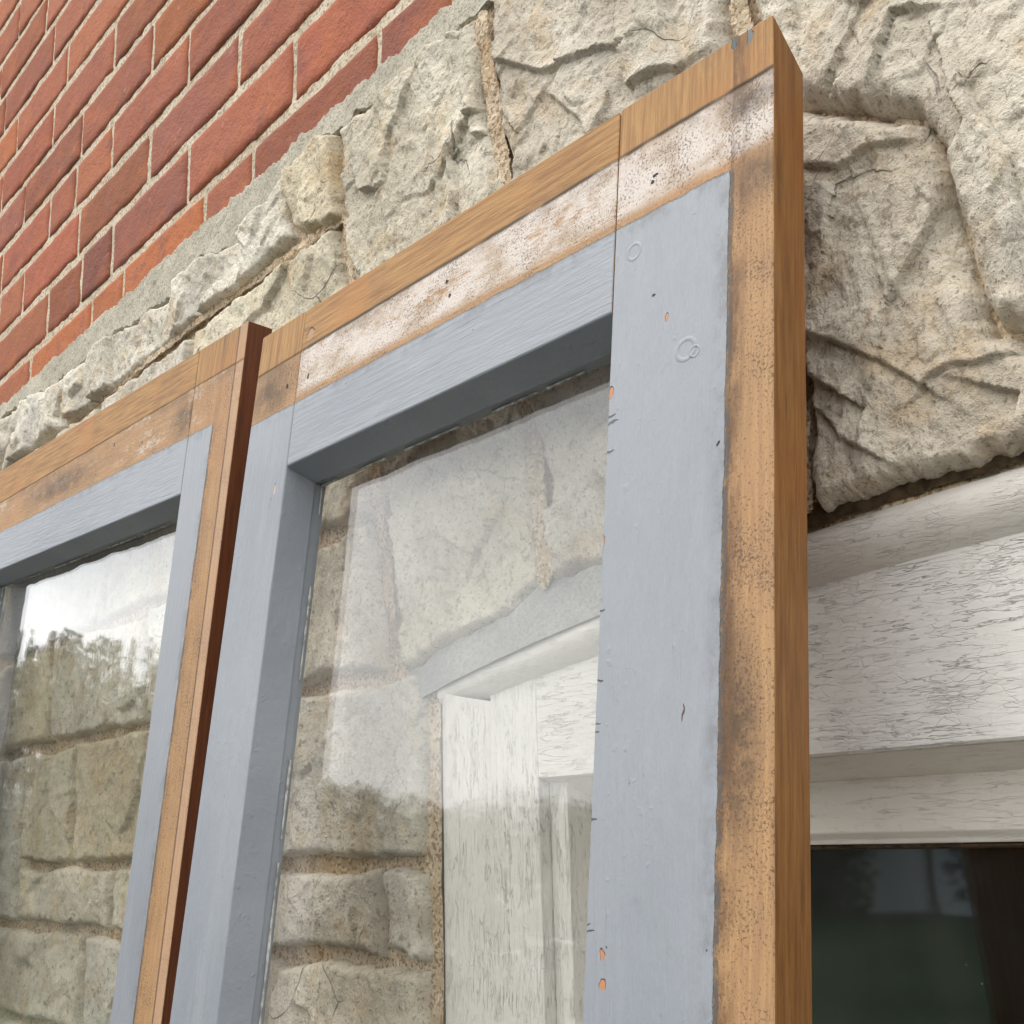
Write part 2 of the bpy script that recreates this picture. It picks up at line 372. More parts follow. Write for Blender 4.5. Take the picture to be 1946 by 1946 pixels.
M['whitev'] = crackle('crackled_white_paint_upright', 'z')
M['whitearch'] = crackle('crackled_cream_paint', 'x', (.97, .945, .895), .55)
M['whitesoft'] = crackle('chalky_white_paint', 'x', (.97, .93, .86), .35)

def glass(name, tint, dust, wav, refl=1.0):
    n = N(name)
    nrm = n.bump(n.math('ADD', n.noise(7, 2, .5, n.map((1, 1, .6))), n.math('MULTIPLY', n.noise(26, 2), .06)), 1.0, wav)
    geo = n.node('NewGeometry')
    dt = n.math('ABSOLUTE', n.node('VectorMath', {0: geo.outputs['Incoming'], 1: geo.outputs['Normal']}, operation='DOT_PRODUCT').outputs['Value'])
    f = n.math('ADD', n.math('MULTIPLY', n.math('POWER', n.math('SUBTRACT', 1.0, dt, clamp=True), 5.0), .96), .04)
    f = n.math('MULTIPLY', f, refl, clamp=True)
    tr = n.node('BsdfTransparent', {'Color': tint}).outputs[0]
    gl = n.node('BsdfGlossy', {'Color': (1, 1, 1), 'Roughness': .034, 'Normal': nrm}).outputs[0]
    mx = n.node('MixShader', {0: f, 1: tr, 2: gl}).outputs[0]
    sp = n.mr(n.vor(130, co=n.map((1, 1, 1))), .05, .03); sp = n.math('MULTIPLY', sp, n.mr(n.noise(24, 2), .5, .56))
    sp = n.math('ADD', n.math('MULTIPLY', sp, .55), n.math('MULTIPLY', n.mr(n.noise(6, 4), .3, .75), dust))
    df = n.node('BsdfDiffuse', {'Color': (.55, .55, .53)}).outputs[0]
    fin = n.node('MixShader', {0: sp, 1: mx, 2: df}).outputs[0]
    n.t.links.new(fin, n.out.inputs['Surface']); return n.m
M['glass'] = glass('old_clear_glass', (.975, .98, .97), .035, .0032, 1.5)
M['winglass'] = glass('window_glass', (.80, .83, .81), .035, .0006, 2.3)
def flat(name, c, rough=.8, sc=12, var=.3):
    n = N(name); col = n.mix(n.mr(n.noise(sc, 4), .3, .7), tuple(q*(1-var) for q in c), tuple(q*(1+var) for q in c))
    return n.bsdf(col, rough, None, .3)
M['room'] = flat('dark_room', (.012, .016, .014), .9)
M['putty'] = flat('dirty_putty', (.42, .41, .38), .8, 160, .45)
M['web'] = flat('dusty_cobweb', (.5, .48, .44), .9)
M['dirt'] = flat('packed_dirt', (.07, .045, .022), .95, 180, .5)

# ------------------------------------------------------------------ stone wall
FACE = -.008
def stone(name, poly, parent, step, seed, relief=.012, edge=.02, facet=1.0, steps=(), tint=(1, 1, 1), wob=.0035, soft=1.0):
    P = np.array(poly); x0, z0 = P.min(0)-.007; x1, z1 = P.max(0)+.007
    nx = max(8, int((x1-x0)/step)); nz = max(8, int((z1-z0)/step))
    xs, zs = np.meshgrid(np.linspace(x0, x1, nx), np.linspace(z0, z1, nz))
    rs = np.random.RandomState(seed)
    wx = xs+fbm(xs*18, zs*18, seed+1, 3)*.010; wz = zs+fbm(xs*18+5, zs*18+9, seed+2, 3)*.010
    d = poly_dist(xs, zs, poly)
    dr = d+fbm(xs*70, zs*70, seed+3, 4, .6)*wob
    # rock face: lower envelope of tilted planes, ridged detail, broken ledges
    area = (x1-x0)*(z1-z0); K = int(np.clip(area/.0017, 4, 60))
    def shards(size, cs, gs, wrp, sd):
        w1 = xs+fbm(xs*.35/size, zs*.35/size, sd, 3)*wrp; w2 = zs*.8+fbm(xs*.35/size+7, zs*.35/size+3, sd+1, 3)*wrp
        n_ = int(np.clip(area*1.6/size**2, 5, 400)); best = np.full(xs.shape, 1e9); out_ = np.zeros(xs.shape)
        for k in range(n_):
            sx = rs.uniform(x0-size, x1+size); sz = rs.uniform(z0-size, z1+size)*.8; gx, gz = rs.normal(0, gs, 2); c = rs.uniform(-cs, cs)
            d2 = (w1-sx)**2+(w2-sz)**2; nearer = d2 < best
            out_ = np.where(nearer, c+gx*(xs-sx)+gz*(zs-sz/.8), out_); best = np.where(nearer, d2, best)
        return out_
    big_ = .050 if area > .006 else .032
    h = np.clip(shards(big_, .0022, .13, .028, seed+40), -.007, .008)*facet
    h += np.clip(shards(.017, .0007, .10, .010, seed+50), -.0015, .0015)*facet
    h += ridged(wx*26+seed, wz*22, seed+5, 4)*.0014*facet
    h += ridged(wx*60+wz*22, wz*34-wx*10, seed+6, 4)*.0016
    h += ridged(wx*130+3, wz*95+wx*40, seed+9, 3)*.0005
    h += fbm(xs*150, zs*150, seed+7, 5, .62)*.0009*soft
    auto = []
    for k in range(0):
        ax, az = rs.uniform(x0, x1), rs.uniform(z0, z1); an = rs.uniform(-1.3, .5); pts = [(ax, az)]
        for q_ in range(rs.randint(2, 5)):
            an += rs.normal(0, .3); L_ = rs.uniform(.012, .028); ax += L_*math.cos(an); az += L_*math.sin(an); pts.append((ax, az))
        auto.append((pts, rs.uniform(.010, .022), rs.uniform(.0015, .0035), rs.choice([-1, 1])))
    lay = fbm(wx*10+seed*.3, wz*24, seed+8, 3); q = lay*3.0; h += (np.floor(q)+sstep(.40, .5, q-np.floor(q)))*.0004*facet
    for pts, wdt, hgt, side in list(steps)+auto:
        pw = fbm(xs*45, zs*45, seed+11, 3)*.005
        dd, sg = line_sd(xs+pw, zs-pw, pts)
        h += np.where(sg*side > 0, hgt*np.exp(-dd/wdt)*sstep(-.0004, .0016, dd), -hgt*.2*np.exp(-dd/(wdt*.35)))
        h -= .0006*np.exp(-(dd/.0009)**2)
    e = np.clip(dr/(edge*.7), 0, 1); pill = 1-(1-e)**2.2
    y = FACE+.0025-(pill*(relief*.7+.0045)+np.maximum(h, -.004-.6*relief)*sstep(-.1, .5, e))
    y = np.where(dr > 0, np.minimum(y, -.0052-.0016*sstep(0, .004, dr)-h*.1), y)
    y = np.where(dr < 0, y+np.minimum(-dr*7, .02), y)
    y = np.minimum(y, .02)
    kq = (dr > -.0035); kq = kq[:-1, :-1] | kq[1:, :-1] | kq[:-1, 1:] | kq[1:, 1:]
    o = grid_mesh(name, xs, y, zs, kq, M['stone'], parent)
    o.color = (*tint, 1)
    return o

wall = empty('stone_wall', (0, 0, 0))
tag(wall, 'rough limestone rubble wall with sandy joints and an arch of long stones over the white window', 'wall')
AS = {'A0': [[-2.2926, 1.9369], [-1.8567, 1.9252], [-1.7065, 1.9116], [-1.5709, 1.902], [-1.5795, 1.8729], [-1.6286, 1.8578], [-1.6626, 1.8342], [-1.8289, 1.8171], [-2.2502, 1.8187]], 'A1': [[-1.5549, 1.9022], [-1.4401, 1.8915], [-1.3534, 1.8921], [-1.3433, 1.8543], [-1.3149, 1.8317], [-1.3959, 1.8312], [-1.5032, 1.8317], [-1.6396, 1.8286], [-1.6104, 1.8516], [-1.5603, 1.8676]], 'A2': [[-1.3384, 1.8886], [-1.2943, 1.8977], [-1.1961, 1.8844], [-1.1779, 1.892], [-1.1125, 1.8785], [-1.094, 1.8911], [-1.051, 1.8992], [-0.9926, 1.8823], [-0.9646, 1.8844], [-0.9034, 1.9009], [-0.8897, 1.9108], [-0.8796, 1.8816], [-0.8741, 1.8477], [-0.8875, 1.8421], [-0.9541, 1.835], [-1.0502, 1.8386], [-1.1722, 1.8348], [-1.2814, 1.8314], [-1.3249, 1.8365]], 'A3': [[-0.8822, 1.9073], [-0.8295, 1.9196], [-0.8026, 1.9084], [-0.7998, 1.8696], [-0.7922, 1.8297], [-0.8058, 1.83], [-0.8519, 1.84], [-0.868, 1.8524]], 'V0': [[-0.7921, 1.9041], [-0.7723, 1.9097], [-0.7257, 1.9005], [-0.6974, 1.9033], [-0.6636, 1.9088], [-0.643, 1.9055], [-0.611, 1.9067], [-0.6057, 1.8199], [-0.5827, 1.7761], [-0.5795, 1.71], [-0.5711, 1.5853], [-0.5659, 1.499], [-0.5943, 1.4822], [-0.6514, 1.4752], [-0.7032, 1.4621], [-0.7076, 1.5097], [-0.7256, 1.6067], [-0.7702, 1.7635], [-0.7835, 1.826]], 'V1': [[-0.591, 1.9048], [-0.5728, 1.9053], [-0.5188, 1.9186], [-0.3874, 1.9279], [-0.3975, 1.7925], [-0.3984, 1.7688], [-0.3903, 1.6945], [-0.378, 1.6051], [-0.3748, 1.5467], [-0.3774, 1.5], [-0.3816, 1.4997], [-0.458, 1.502], [-0.5253, 1.498], [-0.5498, 1.498], [-0.5555, 1.5812], [-0.5745, 1.7152], [-0.5764, 1.7713], [-0.5888, 1.8154]], 'U': [[-0.3635, 1.9023], [-0.1892, 1.904], [-0.1939, 1.5579], [-0.2342, 1.5156], [-0.2565, 1.5497], [-0.2644, 1.5524], [-0.2726, 1.5743], [-0.276, 1.6076], [-0.2782, 1.6415], [-0.2892, 1.6633], [-0.3228, 1.6826], [-0.3569, 1.7038], [-0.3674, 1.7163], [-0.3751, 1.7603]], 'W': [[-0.3676, 1.7146], [-0.3571, 1.7015], [-0.3231, 1.6805], [-0.2902, 1.6617], [-0.2797, 1.6415], [-0.2776, 1.6077], [-0.2743, 1.5745], [-0.2661, 1.5516], [-0.2571, 1.5481], [-0.2200, 1.5134], [-0.2250, 1.4995], [-0.2653, 1.5000], [-0.3089, 1.4995], [-0.3419, 1.4975], [-0.3597, 1.4965], [-0.3641, 1.5061], [-0.3622, 1.5468], [-0.3625, 1.5751], [-0.3673, 1.604], [-0.3698, 1.6558]]}
STEPS = {
 'W': [([(-.3600, 1.584), (-.345, 1.575), (-.3217, 1.558), (-.296, 1.5355)], .012, .0035, 1), ([(-.298, 1.534), (-.2842, 1.5405), (-.2719, 1.5411), (-.2566, 1.5385)], .010, .003, 1),
       ([(-.3539, 1.5418), (-.3422, 1.5259), (-.3213, 1.5106)], .010, .004, 1), ([(-.3494, 1.6641), (-.3293, 1.6543), (-.3112, 1.6544), (-.2947, 1.6506)], .010, .0035, 1)],
 'U': [([(-.3043, 1.695), (-.2918, 1.715), (-.2768, 1.708)], .012, .005, 1), ([(-.26, 1.66), (-.245, 1.62), (-.24, 1.57)], .012, .005, -1)],
 'V1': [([(-.4697, 1.8006), (-.4653, 1.7674), (-.4302, 1.7621)], .014, .006, 1), ([(-.5264, 1.7921), (-.5037, 1.7664), (-.4955, 1.7485)], .012, .004, 1), ([(-.5764, 1.8448), (-.5353, 1.815), (-.4698, 1.799)], .012, .005, 1)],
 'V0': [([(-.6362, 1.7623), (-.6397, 1.8091), (-.6158, 1.8271), (-.6073, 1.8248)], .012, .007, 1), ([(-.6601, 1.8441), (-.6545, 1.8047), (-.6519, 1.7835)], .008, .004, -1), ([(-.64, 1.66), (-.63, 1.58), (-.615, 1.52)], .01, .003, 1)]}
cream = (1.10, 1.06, .98); pale = (1.22, 1.21, 1.17); yel = (1.04, .96, .80); gry = (1.0, .985, .95); grn = (1.0, .97, .85)
for i, (k, stp, rel, edg, tn) in enumerate([('A0', .0035, .007, .007, pale), ('A1', .003, .007, .006, pale), ('A2', .0018, .007, .006, pale), ('A3', .0014, .007, .007, yel),
        ('V0', .0014, .009, .010, (1.12, 1.09, 1.0)), ('V1', .0014, .009, .010, (1.04, 1.0, .94)), ('U', .0012, .010, .018, (1.08, 1.04, .97)), ('W', .0011, .010, .012, (1.02, .965, .89))]):
    stone('stone', AS[k], wall, stp, 11+i*7, rel, edg, {'A2': .7, 'A3': .6, 'V0': .6, 'V1': .65, 'U': .62, 'W': .6}.get(k, 1.0), STEPS.get(k, ()), tn)
def jx(z): return -.7921+(1.8260-z)/(1.8260-1.4638)*.0731      # left side of the sloping joint beside the arch
def rubble(x0, x1, z0, z1, seed, stp, tn, rel=.011, right_slope=False):
    rs = random.Random(seed); g = .0034; gv = .0062; pts = []
    def j(a): return a+rs.uniform(-.004, .004)
    xr0, xr1 = (jx(z0)-.012, jx(z1)-.012) if right_slope else (x1-gv, x1-gv)
    n = max(3, int((x1-x0)/.05)); k = max(2, int((z1-z0)/.045))
    for i in range(n): pts.append((x0+gv+(xr0-x0-gv)*i/n, j(z0+g+.002)))
    for i in range(k): pts.append((j(xr0+(xr1-xr0)*i/k), z0+g+(z1-z0-2*g)*i/k))
    for i in range(n): pts.append((xr1+(x0+gv-xr1)*i/n, j(z1-g-.002)))
    for i in range(k): pts.append((j(x0+gv), z1-g-(z1-z0-2*g)*i/k))
    stone('stone', pts, wall, stp, seed, rel, .006, .42, (), tuple(q*1.1 for q in tn))
rows = [(1.6936, 1.829, [-2.3, -1.95, -1.6, -1.3, -1.06, -.80], True), (1.5761, 1.6936, [-2.3, -1.9, -1.62, -1.25, -.99, -.76], True),
        (1.4638, 1.5761, [-2.3, -1.95, -1.66, -1.3931, -1.139, -.90, -.72], True),
        (1.2781, 1.4638, [-1.85, -1.64, -1.47], False), (1.3408, 1.4638, [-1.47, -1.305, -1.10, -.905, -.683], False),
        (1.2781, 1.3408, [-1.47, -1.20, -.95, -.7327, -.683], False), (1.18, 1.2781, [-1.9, -1.62, -1.2598, -.98, -.683], False),
        (1.06, 1.18, [-1.75, -1.40, -1.12, -.90, -.683], False), (.92, 1.06, [-1.6, -1.3, -1.02, -.683], False)]
sd_ = 100; tints = [gry, cream, (1.0, .97, .9), grn, (1.03, 1.0, .92), gry, yel]
for z0, z1, xs, sl in rows:
    for a, b in zip(xs[:-1], xs[1:]):
        sd_ += 3; last = (b == xs[-1]) and sl
        if b-a < .06 and not last: tn = gry
        else: tn = tints[sd_ % 7]
        rubble(a, b, z0, z1, sd_, .0022 if a > -1.5 else .004, tn, .007, last)
# lower and right-hand parts of the wall, coarse
for z0, z1, xs in [(.70, .92, [-1.7, -1.2, -.683]), (.45, .70, [-1.8, -1.3, -.9, -.683]), (.2, .45, [-1.7, -1.1, -.683]), (0, .2, [-1.8, -1.25, -.683]),
                   (1.52, 1.90, [-.182, .02, .2]), (1.45, 1.90, [.2, .36, .62]), (1.2, 1.45, [.29, .62]), (.9, 1.2, [.29, .62]), (.45, .9, [.29, .62]), (0, .45, [.29, .62])]:
    for a, b in zip(xs[:-1], xs[1:]):
        sd_ += 3; rubble(a, b, z0, z1, sd_, .007, tints[sd_ % 7])
# mortar bed behind the stones
def sheet(name, x0, x1, z0, z1, step, y0, amp, fr, seed, mat, parent, mask=None):
    xs, zs = np.meshgrid(np.arange(x0, x1+step, step), np.arange(z0, z1+step, step))
    y = y0-fbm(xs*fr, zs*fr, seed, 5, .6)*amp
    kq = np.ones((xs.shape[0]-1, xs.shape[1]-1), bool)
    if mask is not None:
        mk = mask(xs, zs); kq = mk[:-1, :-1] & mk[1:, :-1] & mk[:-1, 1:] & mk[1:, 1:]
    return grid_mesh(name, xs, y, zs, kq, mat, parent)
WX0, WX1 = -.676, .276
hole = lambda x, z: ~((x > WX0+.004) & (x < WX1-.004) & (z < 1.4965-.2*(x+.2)**2-.006))
sheet('mortar', -2.4, .65, .9, 1.912, .0032, -.0042, .0022, 40, 3, M['sand'], wall, hole)
sheet('mortar', -2.0, .65, -.02, .9, .02, -.0005, .003, 40, 4, M['sand'], wall, hole)
def joint_band(pts, hw, y0, seed, step=.0013):
    P = np.array(pts); a = P.min(0)-.012; b = P.max(0)+.012
    def msk(x, z):
        d, _ = line_sd(x, z, pts); return d+fbm(x*80, z*80, seed+1, 3)*.002 < hw
    sheet('joint_mortar', a[0], b[0], a[1], b[1], step, y0, .0028, 70, seed, M['sand'], wall, msk)
joint_band([(-.6065, 1.895), (-.595, 1.82), (-.586, 1.775), (-.578, 1.71), (-.565, 1.585), (-.5575, 1.502)], .0080, -.0125, 61)
joint_band([(-.3925, 1.92), (-.386, 1.77), (-.374, 1.62), (-.3695, 1.55), (-.3705, 1.502)], .0065, -.0105, 62)
joint_band([(-.788, 1.826), (-.772, 1.745), (-.722, 1.50)], .0055, -.0105, 63)
joint_band([(-1.30, 1.8325), (-1.05, 1.8364), (-.96, 1.834), (-.86, 1.833), (-.795, 1.830)], .0045, -.0100, 64)
# grey parging under the brickwork (ragged lower edge) and round the window arch
LEDGE = np.array([[-2.7105, 1.935], [-1.9622, 1.9116], [-1.708, 1.9179], [-1.5563, 1.9096], [-1.4519, 1.8985], [-1.3572, 1.8959], [-1.2949, 1.9022], [-1.1964, 1.8874], [-1.1782, 1.895], [-1.1153, 1.8823], [-1.0954, 1.8945], [-1.0524, 1.9025], [-0.9959, 1.8852], [-0.9667, 1.8858], [-0.9092, 1.903], [-0.889, 1.9179], [-0.833, 1.9227], [-0.8002, 1.9091], [-0.7763, 1.9135], [-0.7257, 1.9023], [-0.6994, 1.9062], [-0.6655, 1.9116], [-0.6443, 1.9078], [-0.6121, 1.9103], [-0.5786, 1.9027], [-0.519, 1.9149], [.65, 1.915]])
def ledge():
    step = .0018
    xs, t = np.meshgrid(np.arange(-2.4, .65, step), np.linspace(0, 1, 44))
    low = np.interp(xs[0], LEDGE[:, 0], LEDGE[:, 1])+fbm(xs[0]*70, xs[0]*0, 5, 4, .65)*.0065-.0015
    top = 1.9377+fbm(xs[0]*60, xs[0]*0+3, 9, 5, .7)*.0065+.0012
    zs = low+(top-low)*t
    y = -.0100+.0045*t-fbm(xs*45, zs*45, 21, 5, .6)*.0022
    y[0] += .005; y[-1] += .012
    return grid_mesh('bedding_mortar', xs, y, zs, np.ones((xs.shape[0]-1, xs.shape[1]-1), bool), M['grey'], wall)
ledge()
def arch_parge():
    step = .0016
    xs, t = np.meshgrid(np.arange(-.712, -.372, step), np.linspace(0, 1, 30))
    low = 1.4965-.2*(xs[0]+.2)**2-.004
    top = np.interp(xs[0], [-.712, -.70, -.6514, -.5943, -.566, -.5498, -.458, -.372], [1.452, 1.463, 1.4772, 1.4842, 1.4985, 1.4995, 1.5035, 1.502])+fbm(xs[0]*60, xs[0]*0, 7, 4)*.0025
    zs = low+(top-low)*t
    y = -.0100-.001*t-fbm(xs*40, zs*40, 31, 4)*.0014
    y[-1] += .012
    grid_mesh('arch_mortar', xs, y, zs, np.ones((xs.shape[0]-1, xs.shape[1]-1), bool), M['archgrey'], wall)
    # smear of mortar down the side of the frame
    zz, t = np.meshgrid(np.arange(.95, 1.452, .0018), np.linspace(0, 1, 10))
    wl_ = .005+.004*np.abs(fbm(zz[0]*70, zz[0]*0, 12, 4)); xs = -.6725-wl_*t
    y = -.006+.006*t+fbm(xs*60, zz*60, 8, 3)*.001
    grid_mesh('side_mortar', xs, y, zz, np.ones((xs.shape[0]-1, xs.shape[1]-1), bool), M['archgrey'], wall)
arch_parge()
sheet('joint_dirt', -.372, -.19, 1.486, 1.502, .0012, -.0068, .0016, 60, 15, M['dirt'], wall, lambda x, z: z > 1.4965-.2*(x+.2)**2+.0002)

# ------------------------------------------------------------------ brick wall
bw = empty('brick_wall', (0, 0, 1.94))
tag(bw, 'red brick wall with pale joints standing on the limestone wall', 'wall')
BEDS = [1.9377, 1.9837, 2.0556, 2.1248, 2.1935, 2.2634, 2.3334, 2.4009, 2.4713, 2.5390, 2.6101, 2.68, 2.75, 2.82, 2.89, 2.96, 3.03]
JOINTS = [[-0.6563, -0.7562, -0.972, -1.0754, -1.2809, -1.379, -1.5943], [-0.8963, -1.1169, -1.3219, -1.4182, -1.5386], [-1.0068, -1.2219, -1.4389, -1.6477], [-1.1261, -1.3386, -1.4595, -1.5541, -1.7561], [-1.2273, -1.4472, -1.669], [-1.3479, -1.5656, -1.7856], [-1.5217, -1.7299], [-1.5857, -1.8012], [-1.6287, -1.8355], [-1.7623]]
rb = random.Random(5)
palette = [(.43, .15, .085), (.45, .155, .08), (.41, .145, .09), (.47, .165, .07), (.40, .14, .085), (.36, .135, .095), (.44, .16, .095), (.46, .17, .09), (.42, .135, .08)]
def brick(x0, x1, z0, z1, seed):
    nx = max(6, int((x1-x0)/.0045)); nz = 14
    u, w = np.meshgrid(np.linspace(0, 1, nx), np.linspace(0, 1, nz))
    cx, cz = (x0+x1)/2, (z0+z1)/2
    X = x0+(x1-x0)*u; Z = z0+(z1-z0)*w
    wob = fbm(X*40, Z*40, seed, 3)*.0013
    d = np.minimum(np.minimum(X-x0, x1-X), np.minimum(Z-z0, z1-Z))
    X = X+np.where((u == 0) | (u == 1), wob, 0); Z = Z+np.where((w == 0) | (w == 1), fbm(X*55, Z*0, seed+1, 3)*.0016, 0)
    y = -.0015*rb.random()-fbm(X*25, Z*25, seed+2, 4, .6)*.0013
    y = y+.0022*np.exp(-d/.0018)
    # push an outer ring back to give the brick its depth
    pad = lambda A: np.pad(A, 1, mode='edge')
    Xp, Zp, Yp = pad(X), pad(Z), pad(y)
    ring = np.ones_like(Xp, bool); ring[1:-1, 1:-1] = False
    Yp[ring] = .045
    o = grid_mesh('brick', Xp-cx, Yp, Zp-cz, np.ones((Xp.shape[0]-1, Xp.shape[1]-1), bool), M['brick'], bw)
    o.location = (cx, 0, cz-1.94)
    c = palette[rb.randrange(len(palette))]; k = rb.uniform(.88, 1.12)
    k *= rb.choice([.88, .88, .84, .9, .68]); o.color = (c[0]*k, c[1]*k*.94, c[2]*k*.88, 1)
def in_view(x, z):
    c = [r.dot(Vector((x, 0, z-1.35))+Vector((0, .48, 0))) for r in (r0, r1, r2)]
    px = c[0]/c[2]*2438+922; py = c[1]/c[2]*2438+1023
    return px > -260 and py > -330
for i in range(len(BEDS)-1):
    z0, z1 = BEDS[i], BEDS[i+1]; js = sorted(JOINTS[i]) if i < len(JOINTS) else [-1.9+.107*(i % 2)]
    while js[0] > -2.3: js.insert(0, js[0]-rb.choice([.215, .215, .217, .105]))
    while js[-1] < -.25: js.append(js[-1]+rb.choice([.215, .215, .213]))
    for a, b in zip(js[:-1], js[1:]):
        if not (in_view(a, z0) or in_view(b, z1) or in_view(a, z1) or in_view(b, z0)): continue
        bt = .0045 if i > 0 else -.002
        brick(a+.0038, b-.0038, z0+bt, z1-.0052, 1000+rb.randrange(9999))
sheet('brick_mortar', -2.5, .65, 1.935, 3.02, .0045, .0019, .0012, 60, 44, M['brickmortar'], bw).location = (0, 0, -1.94)

# ------------------------------------------------------------------ white window set in the wall
ww = empty('arched_window', (-.2, 0, .8))
tag(ww, 'old white painted window with crackled arched head set in the stone wall', 'window')
def arc(x, top=1.4965, k=.2): return top-k*(x+.2)**2
def arc_board(name, x0, x1, ztop, zlow, yf, mat, n=70, profile=None):
    """board following the arch; profile = list of (t across, y) from top to bottom"""
    prof = profile or [(0, yf+.02), (0.0, yf), (1.0, yf), (1.0, yf+.02)]
    xs = np.linspace(x0, x1, n); V = []; F = []
    for x in xs:
        a, b = ztop(x), zlow(x)
        for t, y in prof: V.append((x+.2, y, a+(b-a)*t-.8))
    m_ = len(prof)
    for i in range(n-1):
        for j in range(m_-1): a = i*m_+j; F.append((a, a+m_, a+m_+1, a+1))
    F.append(tuple(range(m_))[::-1]); F.append(tuple((n-1)*m_+j for j in range(m_)))
    o = add_mesh(name, V, F, mat, ww, True); o.data.set_sharp_from_angle(angle=math.radians(38)); return o
mould = [(0, .03), (0, -.0035), (.05, -.0055), (.2, -.0075), (.4, -.0078), (.6, -.006), (.8, -.0025), (.95, .0015), (1.0, .0028), (1.0, .03)]
LW = .030
arc_board('arched_moulding', -.6735, .2735, lambda x: arc(x), lambda x: arc(x, 1.4702, .165 if x < -.6 else .165), 0, M['whitearch'], 90, mould)
def side_mould(sx):
    bm = bmesh.new(); W_ = .0445
    V = []; F = []
    for z in np.linspace(0.05, 1, 30):
        for t, y in mould: V.append((sx*(.4735-W_*t), y, z))
    zb, n = [], 30
    V = []
    for i in range(n):
        for t, y in mould:
            x = -.4735+W_*t
            zt = (1.437+.0 if True else 0)+(1-t)*.010-.0   # mitred under the arch
            z = .86+(zt-.86)*i/(n-1)
            V.append((x if sx < 0 else -x, y, z-.8))
    m_ = len(mould)
    for i in range(n-1):
        for j in range(m_-1):
            a = i*m_+j; F.append((a, a+1, a+m_+1, a+m_) if sx < 0 else (a, a+m_, a+m_+1, a+1))
    bm.free()
    add_mesh('side_moulding', V, F, M['whitev'], ww, True).data.set_sharp_from_angle(angle=math.radians(38))
side_mould(-1); side_mould(1)
# flat head board (arched top, straight bottom) and jamb boards
arc_board('head_board', -.5858, .1858, lambda x: arc(x, 1.4725, .165), lambda x: 1.3875, .002, M['whiteh'], 40, [(0, .03), (0, .002), (.985, .002), (1.0, .0032), (1.0, .03)])
for s in (-1, 1):
    bm = bmesh.new(); x0, x1 = sorted((s*.4305, s*.3861))
    prism(bm, [(x0, .06), (x1, .06), (x1, arc(x1-.2, 1.4725, .165)-.8), (x0, arc(x0-.2, 1.4725, .165)-.8)], .0018, .03, .0008)
    bm_obj('jamb_board', bm, M['whitev'], ww)
# sloping stop under the head board
def strip_prism(name, pts, x0, x1, mat, bev=.0006):
    bm = bmesh.new()
    a = [bm.verts.new((x0, y, z)) for y, z in pts]; b = [bm.verts.new((x1, y, z)) for y, z in pts]
    n = len(pts); bm.faces.new(a); bm.faces.new(b[::-1])
    for i in range(n): bm.faces.new((a[i], b[i], b[(i+1) % n], a[(i+1) % n]))
    if bev: bmesh.ops.bevel(bm, geom=list(bm.edges), offset=bev, segments=2, profile=.6, affect='EDGES')
    return bm_obj(name, bm, mat, ww)
strip_prism('head_stop', [(.006, .5905), (.006, .5872), (.0295, .5765), (.05, .5765), (.05, .5905)], -.3845, .3845, M['whitesoft'])
strip_prism('sash_rail', [(.028, .5800), (.028, .5530), (.031, .5500), (.0315, .5478), (.036, .5478), (.06, .5478), (.06, .5800)], -.3835, .3835, M['whitesoft'])
strip_prism('glazing_bead', [(.0335, .5472), (.0335, .5462), (.040, .5452), (.055, .5452), (.055, .5472)], -.355, .355, M['dirt'], 0)
for s in (-1, 1):
    bm = bmesh.new(); x0, x1 = sorted((s*.3858, s*.3700)); box(bm, x0, x1, .010, .028, .06, .5860, .0008); bm_obj('jamb_stop', bm, M['whitev'], ww)
    bm = bmesh.new(); x0, x1 = sorted((s*.3835, s*.3400)); box(bm, x0, x1, .0295, .058, .06, .5475, .001); bm_obj('sash_stile', bm, M['whitesoft'], ww)
bm = bmesh.new(); box(bm, -.3395, .3395, .030, .058, .06, .11, .001); bm_obj('bottom_rail', bm, M['whitesoft'], ww)
bm = bmesh.new(); box(bm, -.49, .49, -.04, .06, .02, .055, .003); bm_obj('sill', bm, M['whiteh'], ww)
bm = bmesh.new(); box(bm, -.3399, .3399, .045, .048, .11, .5478); bm_obj('pane', bm, M['winglass'], ww)
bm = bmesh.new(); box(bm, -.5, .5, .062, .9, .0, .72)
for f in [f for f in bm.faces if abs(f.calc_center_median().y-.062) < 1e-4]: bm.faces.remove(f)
bm_obj('room_interior', bm, M['room'], ww)

